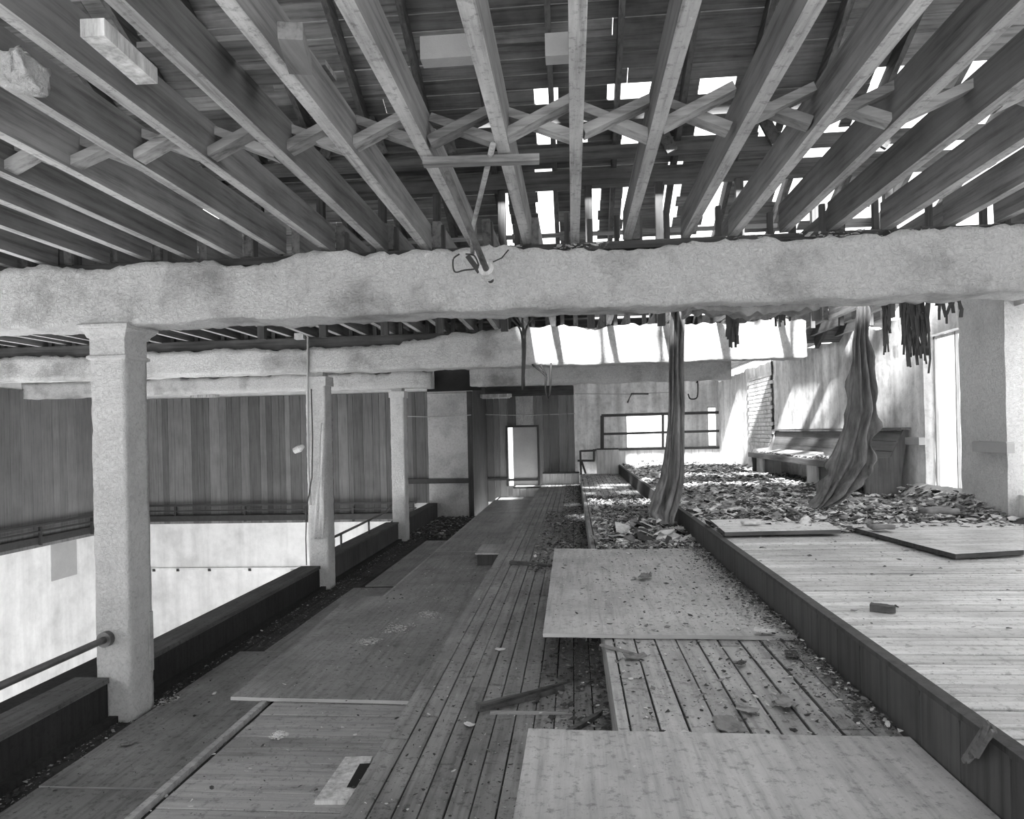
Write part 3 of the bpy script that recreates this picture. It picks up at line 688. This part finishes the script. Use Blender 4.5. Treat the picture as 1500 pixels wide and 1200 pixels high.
# ------------------------------------------------------------ pew
r = empty('pew', (3.3, 10.2, ZD)); tag(r, 'long wooden church pew against the stained wall, its seat full of debris', 'pew')
YN, YF, XS, XK = 8.0, 12.9, 3.12, 3.52; T = ZD+.79
def pew_end(y, nm):
    out = [(XS+.02, ZD), (XS+.02, ZD+.2), (XS, ZD+.4), (XS+.03, ZD+.47), (XK-.1, ZD+.5), (XK+.03, T), (XK+.08, T), (XK+.0, ZD+.3), (XK-.02, ZD), (XK-.1, ZD), (XK-.13, ZD+.07), (XK-.2, ZD+.1), (XS+.16, ZD+.1), (XS+.11, ZD+.06), (XS+.1, ZD)]
    n = len(out); mb = MB(); vs = [(a, y, b) for a, b in out]+[(a, y+.04, b) for a, b in out]
    mb.add(vs, [tuple(range(n)), tuple(range(n, 2*n))[::-1]]+[(i, n+i, n+(i+1) % n, (i+1) % n) for i in range(n)]); return mb.build(nm, M_pewe, r)
pew_end(YN, 'end_panel'); pew_end(YF-.06, 'end_panel')
for yy in (9.75, 12.4): 
    o = MB().box(XS+.06, XK-.02, yy, yy+.04, ZD, ZD+.38).build('support_panel', M_white, r); o['label'] = 'pale support panel'
    o = MB().box(XS+.03, XS+.06, yy-.18, yy+.22, ZD, ZD+.38).build('support_panel', M_white, r)
MB().box(XS-.02, XK, YN+.04, YF, ZD+.38, ZD+.415).build('seat', M_pew, r)
MB().box(XS-.045, XS-.02, YN+.04, YF, ZD+.34, ZD+.42).build('seat_edge', M_pew, r)
n = 3
for i in range(n):
    z0 = ZD+.44+i*.115; xa = XK-.06+.095*i/n*1.0; xb = XK-.06+.095*(i+1)/n
    mb = MB(); mb.hexa([(xa, YN+.04, z0), (xa+.03, YN+.04, z0), (xa+.03, YF, z0), (xa, YF, z0), (xb, YN+.04, z0+.11), (xb+.03, YN+.04, z0+.11), (xb+.03, YF, z0+.11), (xb, YF, z0+.11)])
    mb.build('back_board', M_pew, r)
MB().box(XK-.01, XK+.085, YN-.04, YF+.04, T, T+.025).build('top_rail', M_pew, r)
o = MB().hexa
b_ = MB(); b_.bar((XS+.16, 10.0, ZD+.46), (XS+.2, 12.2, ZD+.45), .22, .02, (-.25, 0, 1)); o = b_.build('loose_board', M_ply); tag(o, 'pale flat board lying on the pew seat among the debris', 'wood')
# ------------------------------------------------------------ hanging cloths
def cloth(name, line, mat, label, folds=5, nu=26, nv=60, amp=.035, cat='cloth', ragged=0.):
    # line: list of (centre point, half width, depth factor)
    L_ = len(line)-1
    def at(v):
        k = min(L_-1, int(v*L_)); t = v*L_-k; t = t*t*(3-2*t) if False else t
        a, b = line[k], line[k+1]; return a[0].lerp(b[0], t), a[1]*(1-t)+b[1]*t
    def fn(u, v):
        c_, hw = at(v); ph = (u-.5)*2
        w_ = u+.12*noise.noise(Vector((u*3, v*2.2, folds)))+.05*(v-.5)
        q = amp*(.35+.65*min(1, hw/.12))*(.55*math.sin(w_*folds*2*math.pi)+1.3*noise.noise(Vector((w_*5, v*1.6, 2)))+.7*noise.noise(Vector((w_*13, v*2.5, 6)))+.35*noise.noise(Vector((u*9, v*16, 9))))
        rag = ragged*noise.noise(Vector((v*14, 5+round(u), 3)))*abs(ph)**6
        return (c_.x+(hw+rag)*ph*(.9+.1*math.cos(v*9)), c_.y+q+.05*noise.noise(Vector((ph, v*4, 8))), c_.z+.015*noise.noise(Vector((u*6, v*14, 4))))
    mb = MB(); mb.grid(fn, nu, nv, .004); return tag(mb.build(name, mat, None, True), label, cat)
def cl(pts, Y): return [(P(a, b, 'Y', Y+dy), hw) for a, b, hw, dy in pts]
cloth('hanging_cloth', cl([(991, 425, .07, .25), (991, 470, .08, .2), (990, 540, .09, .1), (991, 600, .1, .05), (988, 660, .11, 0), (984, 700, .12, 0), (976, 730, .14, -.02), (970, 752, .15, -.05), (974, 768, .1, -.12)], 7.25), M_cloth, 'twisted dark cloth hanging from the ceiling to the edge of the platform', 3, nu=30, amp=.05)
cloth('hanging_cloth', cl([(1262, 425, .05, .1), (1261, 455, .055, .1), (1260, 500, .1, .05), (1262, 550, .155, 0), (1264, 600, .21, 0), (1254, 640, .185, 0), (1248, 675, .235, 0), (1235, 700, .21, 0), (1222, 722, .18, -.03), (1208, 738, .15, -.06), (1194, 746, .08, -.1)], 7.2), M_cloth, 'torn brown cloth hanging in front of the pew and trailing on the floor', 4, nu=36, amp=.05, ragged=.12)
def shred(a, b, hw, Y, label, n=7, jag=.1, mat=M_cld):
    top, bot = P(*a, 'Y', Y), P(*b, 'Y', Y); top.z = ZJ+.03; mb = MB(); wd = 2*hw/n
    for i in range(n):
        x0 = top.x-hw+i*wd; zend = bot.z+U(0, jag)*(top.z-bot.z)*(1+2*abs(i/n-.5))
        pts = [(x0+wd/2+.01*noise.noise(Vector((i, k, 1))), Y+.05*noise.noise(Vector((i*.37, k*.8, 2))), top.z+(zend-top.z)*k/8) for k in range(9)]
        for p, q_ in zip(pts, pts[1:]): mb.bar(p, q_, wd*U(1.1, 2.3), .006, (0, 1, 0))
    mb.box(top.x-.28, top.x+.28, Y-.02, Y+.02, ZJ-.018, ZJ+.012)
    return tag(mb.build('hanging_shred', mat), label, 'debris')
shred((1072, 445), (1072, 512), .045, 5.6, 'narrow comb-like dark shred hanging under the beam right of the left cloth', 9, .12)
shred((1340, 430), (1335, 552), .1, 5.6, 'broad ragged dark strip hanging under the beam at the right', 20, .2)
shred((1391, 432), (1393, 474), .1, 5.2, 'short torn dark flap under the beam near the right pilaster', 16, .5)
shred((1298, 440), (1297, 520), .03, 6.4, 'thin tattered strand hanging right of the torn cloth', 6, .4)
shred((1138, 440), (1138, 480), .09, 5.2, 'dark fibrous clump hanging under the beam above the pew', 22, .6)
mb = rough_box(P(1000, 445, 'Y', 4.7).x, P(1185, 445, 'Y', 4.7).x, 4.5, 4.8, .735, .79, .02, .02, 0, .07, seed=2)
tag(mb.build('insulation', M_clm), 'ragged crumbling lining under the nearest beam between the two cloths', 'debris')
def smooth(pts, k=6):
    pts = [Vector(p) for p in pts]; e = [2*pts[0]-pts[1]]+pts+[2*pts[-1]-pts[-2]]; out = []
    for i in range(1, len(e)-2):
        a, b, c_, d_ = e[i-1:i+3]
        for j in range(k):
            t = j/k; out.append(.5*((2*b)+(c_-a)*t+(2*a-5*b+4*c_-d_)*t*t+(3*b-a-3*c_+d_)*t**3))
    return out+[pts[-1]]
# ------------------------------------------------------------ pipes, wires, fittings
r = empty('hanging_pipe', (-.6, 4.1, .95)); tag(r, 'broken pipe with a clamp hanging before the nearest beam', 'pipe')
pa, pb = P(655, 255, 'Z', ZJ+.0), P(719, 411, 'Y', 4.1)
MB().tube([pa, pa.lerp(pb, .5), pb], .018, 10).build('pipe', M_joist, r, True)
d = (pb-pa).normalized(); k0 = pb-d*.13
MB().tube([k0, k0+d*.07], [.045, .04], 10).build('clamp', M_clothl, r)
pts = [P(a, b, 'Y', 4.12) for a, b in ((673, 372), (664, 380), (666, 398), (680, 396), (700, 392), (695, 375), (682, 372))]
MB().tube(smooth(pts), .005, 5).build('wire', M_trim, r, True)
MB().tube([P(a, b, 'Y', 4.12) for a, b in ((722, 384), (735, 378), (745, 366))], .004, 5).build('wire', M_trim, r, True)
MB().bar(P(685, 375, 'Y', 4.12), P(702, 398, 'Y', 4.12), .03, .02, (0, 1, 0)).build('bracket', M_trim, r)
o = MB(); a_ = P(722, 212, 'Z', ZJ-.01); o.tube([a_, P(703, 290, 'Y', 3.6), P(692, 335, 'Y', 3.9), P(692, 372, 'Y', 4.15)], .013, 8); tag(o.build('conduit', M_strut, None, True), 'thin pale conduit sagging from the joists beside the broken pipe', 'pipe')
for pl_, Y_, lab in (([[(745, 455), (764, 490), (765, 570)], [(752, 455), (768, 485), (768, 540), (765, 571)], [(783, 455), (770, 485), (767, 560)], [(765, 455), (766, 500), (768, 566)]], 6.2, 'bundle of black wires hanging below the nearest beam over the doorway'),
                     ([[(781, 535), (797, 548), (800, 552)], [(792, 535), (800, 550)], [(807, 535), (806, 570), (803, 583), (799, 570), (800, 552)]], 8.1, 'looped wires dangling under the second beam above the doorway'),
                     ([[(1022, 560), (1022, 578), (1019, 584), (1011, 584), (1008, 577)]], 11.9, 'hooked wire hanging under the shaded beam right of the left cloth')):
    mb = MB()
    for ln in pl_: mb.tube(smooth(([P(*ln[0], 'Y', Y_)+Vector((0, .0, .5 if Y_ < 7 else 0))] if Y_ < 7 else [P(*ln[0], 'Y', Y_)+Vector((0, .12, 0))])+[P(a, b, 'Y', Y_) for a, b in ln]), .009 if Y_ < 7 else .012, 5)
    tag(mb.build('wires', M_trim, None, True), lab, 'wires')
r = empty('conduit', (-3.1, 8.2, -1)); tag(r, 'conduit with light fittings running down the middle column', 'pipe')
Yc = Y2-.02
MB().tube([P(a, b, 'Y', Yc) for a, b in ((438, 491), (447, 488), (451, 494), (451, 560), (452, 680), (455, 740))], .012, 6).build('pipe', M_patch, r, True)
MB().tube([P(a, b, 'Y', Yc-.02) for a, b in ((456, 570), (458, 640), (457, 700), (449, 745), (448, 790), (449, 828))], .007, 5).build('wire', M_trim, r, True)
q = P(440, 493, 'Y', Yc); MB().box(q.x-.06, q.x+.05, q.y-.04, q.y+.04, q.z-.035, q.z+.035).build('junction_box', M_col, r)
q = P(439, 657, 'Y', Yc); MB().tube([q+Vector((.05, 0, .03)), q, q+Vector((-.07, 0, -.03))], [.02, .045, .035], 8).build('lamp_holder', M_col, r)
def drape(px, py0, py1, hw, Y, lab):
    cloth('draped_cloth', cl([(px+2, py0, hw*.2, 0), (px, (py0+py1)/2, hw*.6, 0), (px-4, py1, hw, 0)], Y), M_col, lab, 3, 12, 20, .015)
drape(470, 620, 790, .07, Y2-.02, 'pale sheet of cloth draped down the front of the middle column')
# lamp fitting on the end wall, thin cables
r = empty('ceiling_light', P(728, 580, 'Y', 17.0)); tag(r, 'white fluorescent strip fitting hanging under the header above the doorway', 'lamp')
q0, q1 = P(704, 583, 'Y', 17.), P(749, 577, 'Y', 17.)
MB().box(q0.x, q1.x, 16.9, 17.1, q0.z, q1.z).build('housing', M_clothl, r); MB().box(q0.x+.04, q1.x-.04, 16.92, 17.08, q0.z-.02, q0.z).build('diffuser', M_white, r)
r = empty('ceiling_light', P(300, 580, 'Y', 15.2)); tag(r, 'white strip fitting over the boarded wall beside the nearest column', 'lamp')
q0, q1 = P(282, 583, 'Y', 15.2), P(318, 578, 'Y', 15.2)
MB().box(q0.x, q1.x, 15.1, 15.3, q0.z, q1.z).build('housing', M_clothl, r)
for (a, b, Y_, lab) in (((597, 610), (690, 608), 15.4, 'thin cable strung across the plaster pier'), ((692, 607), (842, 606), 18.3, 'thin cable strung across the boards above the doorway'), ((842, 577), (1000, 574), 18.3, 'thin cable along the pale end wall')):
    tag(MB().tube([P(*a, 'Y', Y_), P((a[0]+b[0])/2, (a[1]+b[1])/2+2, 'Y', Y_), P(*b, 'Y', Y_)], .01, 5).build('cable', M_patch), lab, 'cable')
tag(MB().tube([P(950, 577, 'Y', 18.3), P(925, 577, 'Y', 18.3), P(919, 590, 'Y', 18.3)], .025, 5).build('wall_bracket', M_old), 'broken dark bracket on the end wall above the guard rail', 'bracket')
# ------------------------------------------------------------ debris
def frag(mb, p, s, mi, flatn=.3):
    n = random.choice((3, 4, 4, 5, 6)); a0 = U(0, 6.3); el = U(.12, 1.)
    ca, sa = math.cos(U(0, 6.3)), 0; th = U(0, 6.3); ct, st = math.cos(th), math.sin(th)
    tx, ty = U(-flatn, flatn), U(-flatn, flatn); ring = []
    for k in range(n):
        an = a0+k*6.283/n; r_ = s*U(.6, 1.1); x, y = r_*math.cos(an), r_*el*math.sin(an)
        x, y = x*ct-y*st, x*st+y*ct; ring.append((p[0]+x, p[1]+y, p[2]+s*flatn*.4+x*tx+y*ty+U(0, .15)*s))
    t = s*.06+.001; low = [(a, b, c_-t) for a, b, c_ in ring]
    cc = (p[0], p[1], p[2]+s*flatn*.4+U(.0, .35)*s)
    fs = [(i, (i+1) % n, 2*n) for i in range(n)]+[(i, n+i, n+(i+1) % n, (i+1) % n) for i in range(n)]
    mb.add(ring+low+[cc], fs, mi)
def scatter(name, label, n, fx, smin, smax, mix, heap=None, flatn=.35):
    mb = MB()
    for _ in range(n):
        p = fx();
        if p is None: continue
        s = smin*(smax/smin)**(R()**1.8); u = R(); mi = 0 if u < mix[0] else (1 if u < mix[0]+mix[1] else 2)
        frag(mb, p, s, mi, flatn)
    o = mb.build(name, [M_clr, M_clm, M_cld]); return tag(o, label, 'debris', None, 'stuff')
def heapz(x, y):
    h = .02+.09*max(0, noise.noise(Vector((x*1.3, y*.9, 2))))+(.22*max(0, (x-3.3)/.3) if y < 7.9 else .03)
    return h*min(1, max(0, (y-5.9)/.8))
# rubble bed under the pew area
mb = MB()
def hb(u, v):
    x = XD+.15+(XW-.03-XD-.15)*u; y = 5.9+12.2*v; e = min(1, u*6)*(min(1, v*25))
    return (x, y, ZD+.003+max(0, heapz(x, y)*e*1.0+.02*noise.noise(Vector((x*7, y*7, 0)))*e))
mb.grid(hb, 60, 140); o = mb.build('rubble_bed', M_patch); tag(o, 'bed of grey dust and crumbs under the pew on the raised platform', 'debris', None, 'stuff')
def fD_():
    y = 5.8+12*R()**1.6; x = U(XD+.05, XW-.08)
    if x < XD+.6 and R() < .45: return None
    return (x, y, ZD+heapz(x, y)*min(1, (x-XD-.15)/2.36*6 if x > XD+.15 else 0)+U(0, .02))
scatter('rubble', 'thick litter of plaster chips and leaves around the pew', 36000, fD_, .005, .07, (.42, .33), flatn=.5)
def fD2():
    y = U(2.2, 5.9); return (U(XD+.05, XW-.1), y, ZD+.002) if R() < (y/5.9)**3 else None
scatter('crumbs', 'dark crumbs sprinkled over the pale raised platform', 900, fD2, .004, .022, (.15, .3), flatn=.2)
def fC1():
    return (XC+.05+.9*R(), 6.3+5.2*R()**1.4, ZC+.002+U(0, .04))
scatter('rubble', 'litter of leaves and splinters on the tier behind the middle plywood sheet', 7500, fC1, .006, .05, (.3, .4), flatn=.6)
def fCh():
    a = U(0, 6.28); r_ = R()**.7; x, y = .72+.36*r_*math.cos(a), 7.1+.75*r_*math.sin(a); return (x, y, ZC+U(0, .16*(1-r_)))
scatter('rubble_heap', 'heap of torn lining and leaves at the foot of the left hanging cloth', 900, fCh, .02, .14, (.35, .35), flatn=.6)
def fC2():
    return (U(XC, XD-.02), 11.+6.5*R(), ZC+.002)
scatter('crumbs', 'crumbs on the far half of the boarded tier before the white panel', 1500, fC2, .006, .03, (.3, .4))
def fP():
    x, y = U(-.15, 1.08), U(3.7, 6.3); return (x, y, ZC+.026) if R() < .25+.75*max(0, x)**.7 else None
scatter('crumbs', 'plaster crumbs and chips sprinkled on the middle plywood sheet', 3200, fP, .002, .02, (.6, .2), flatn=.3)
def fPe():
    y = 2.5+3.9*R(); return (XD-.03-.16*R()**2*(.5+R()), y, ZC+.01+U(0, .02)+(.02 if 3.6 < y else 0))
scatter('dirt_strip', 'strip of dark dirt gathered along the foot of the long dark riser', 4500, fPe, .002, .018, (.12, .35))
def fCn():
    return (U(XC+.02, XD), U(2.5, 3.6), ZC+.002)
scatter('crumbs', 'specks and flakes on the bare boards between the two pale plywood sheets', 700, fCn, .003, .018, (.3, .3))
def fB1():
    y = 2.5+15*R(); return (XC-.02-.34*R()**1.7, y, ZB+.002+U(0, .012))
scatter('dirt_strip', 'dark dirt and leaf litter along the inner side of the long board tier', 9000, fB1, .003, .025, (.05, .35))
def fB2():
    y = 2.2+9*R()**1.3; return (U(XB+.05, XC), y, ZB+.002)
scatter('crumbs', 'crumbs and paint flakes sprinkled over the long board tier', 3000, fB2, .002, .012, (.15, .35))
def fB3():
    y = U(6.5, 11.5); return (XC-.05-.55*R(), y, ZB+.003+U(0, .02))
scatter('rubble', 'leaf litter on the long board tier level with the rubble heap', 2200, fB3, .005, .04, (.1, .35))
def fA1():
    return (U(XA+.03, XB-.05), 2.4+8*R(), ZA+.026)
scatter('crumbs', 'crumbs sprinkled over the plywood of the lower tier', 1500, fA1, .002, .014, (.35, .3))
def fW():
    c_ = random.choice(((P(583, 925, 'Z', ZA), .16, .2), (P(540, 945, 'Z', ZA), .1, .1), (P(408, 1085, 'Z', ZA), .05, .05), (P(628, 905, 'Z', ZA), .1, .15))); a = U(0, 6.28); r_ = R()
    return (c_[0].x+c_[1]*r_*math.cos(a), c_[0].y+c_[2]*r_*math.sin(a), ZA+.027)
scatter('plaster_flakes', 'white plaster flakes crushed on the dusty plywood sheets at the left', 1100, fW, .002, .014, (.95, .05), flatn=.15)
def f01():
    y = 2.5+13*R(); return (XP+.07+.3*R()**2, y, Z0+.002+U(0, .012)) if R() < .9 else (U(XP, XA), y, Z0+.025)
scatter('dirt_strip', 'dark dirt along the foot of the parapet', 7000, f01, .003, .02, (.05, .3))
def f02():
    return (U(XP+.05, XA), U(12.2, 15.45), Z0+.003+U(0, .03))
scatter('rubble', 'dark rubble on the lowest level beyond the farthest column', 2500, f02, .01, .06, (.06, .25))
def f03():
    a = U(0, 6.28); return (-2.83+.07*R()*math.cos(a), Y1+.33+.12*R()*math.sin(a), Z0+.005+U(0, .03))
scatter('plaster_flakes', 'small pile of plaster bits at the foot of the nearest column', 160, f03, .005, .02, (.6, .3))
def fS():
    y = U(8.2, 12.8); return (U(XS, XK-.06), y, ZD+.418+U(0, .02))
scatter('rubble', 'debris lying along the seat of the pew', 900, fS, .01, .05, (.3, .35))
def fBm():
    return (random.choice((U(-.45, -.3), U(-.1, .25), U(1.0, 2.2), U(.9, 3.4))), Y1+.05+.2*R(), 1.14+U(0, .03))
scatter('rubble', 'crumbled plaster lying on top of the nearest beam', 500, fBm, .008, .035, (.4, .3))
# single larger pieces
def flake(px, py, z, s, mat, label, name='plaster_chunk', cat='debris'):
    q = P(px, py, 'Z', z); o = rough_box(q.x-s, q.x+s, q.y-s*.7, q.y+s*.7, z+.003, z+.003+s*.35, s*.4, s*.22, seed=px).build(name, mat, None, True); tag(o, label, cat)
def leafp(px, py, z, s, mat, label):
    q = P(px, py, 'Z', z+.01); mb = MB(); a = U(0, 6)
    def fn(u, v):
        x, y = (u-.5)*2*s, (v-.5)*1.3*s*(1-.5*abs(u-.5)); k = noise.noise(Vector((u*3+px, v*3, 0)))
        return (q.x+x*math.cos(a)-y*math.sin(a), q.y+x*math.sin(a)+y*math.cos(a), z+.012+s*.35*abs(k)+s*.5*(u-.5)**2)
    mb.grid(fn, 8, 6, .003); tag(mb.build('dry_leaf', mat), label, 'leaf')
leafp(1150, 1030, ZC, .06, M_strut, 'curled dry leaf on the bare boards near the long riser')
leafp(1068, 1065, ZC, .07, M_clm, 'crumpled leaf on the boards at the edge of the bottom plywood')
leafp(1095, 1040, ZC, .04, M_strut, 'small curled leaf left of the larger dry leaf')
leafp(930, 963, ZC, .05, M_clm, 'ragged leaf on the boards just before the middle plywood')
leafp(1008, 1076, ZC, .025, M_clr, 'white scrap of paper at the edge of the bottom plywood')
leafp(1120, 925, ZC+.03, .05, M_clr, 'pale ragged scrap on the right corner of the middle plywood')
leafp(1160, 960, ZC, .05, M_old, 'dark crumpled scrap beside the right corner of the middle plywood')
leafp(1085, 972, ZC, .03, M_old, 'small dark flake standing on the bare boards')
leafp(945, 845, ZC+.03, .07, M_clm, 'torn strip of lining on the rear half of the middle plywood')
leafp(910, 745, ZC+.05, .14, M_clm, 'large torn piece of lining on the heap left of the cloth foot')
leafp(880, 790, ZC+.03, .12, M_strut, 'bent sheet of lining overhanging the step behind the middle plywood')
leafp(960, 785, ZC+.05, .12, M_clr, 'pale torn sheet of lining in the rubble behind the middle plywood')
leafp(733, 952, ZB, .03, M_clr, 'small pale flake alone on the long board tier')
leafp(688, 1062, ZB, .025, M_clr, 'white flake on the long board tier left of the dark board')
leafp(188, 1090, Z0+.02, .04, M_clm, 'pale leaf scrap on the dark plywood near the nearest column')
flake(1100, 768, ZD+.06, .07, M_clr, 'white plaster chunk in the rubble left of the pew')
flake(1290, 775, ZD+.06, .08, M_clm, 'grey plaster chunk in front of the pew end')
flake(1375, 752, ZD+.1, .13, M_clm, 'large grey lump in the rubble right of the pew')
flake(1075, 858, ZC+.01, .03, M_clr, 'white plaster chip at the foot of the riser beside the middle plywood')
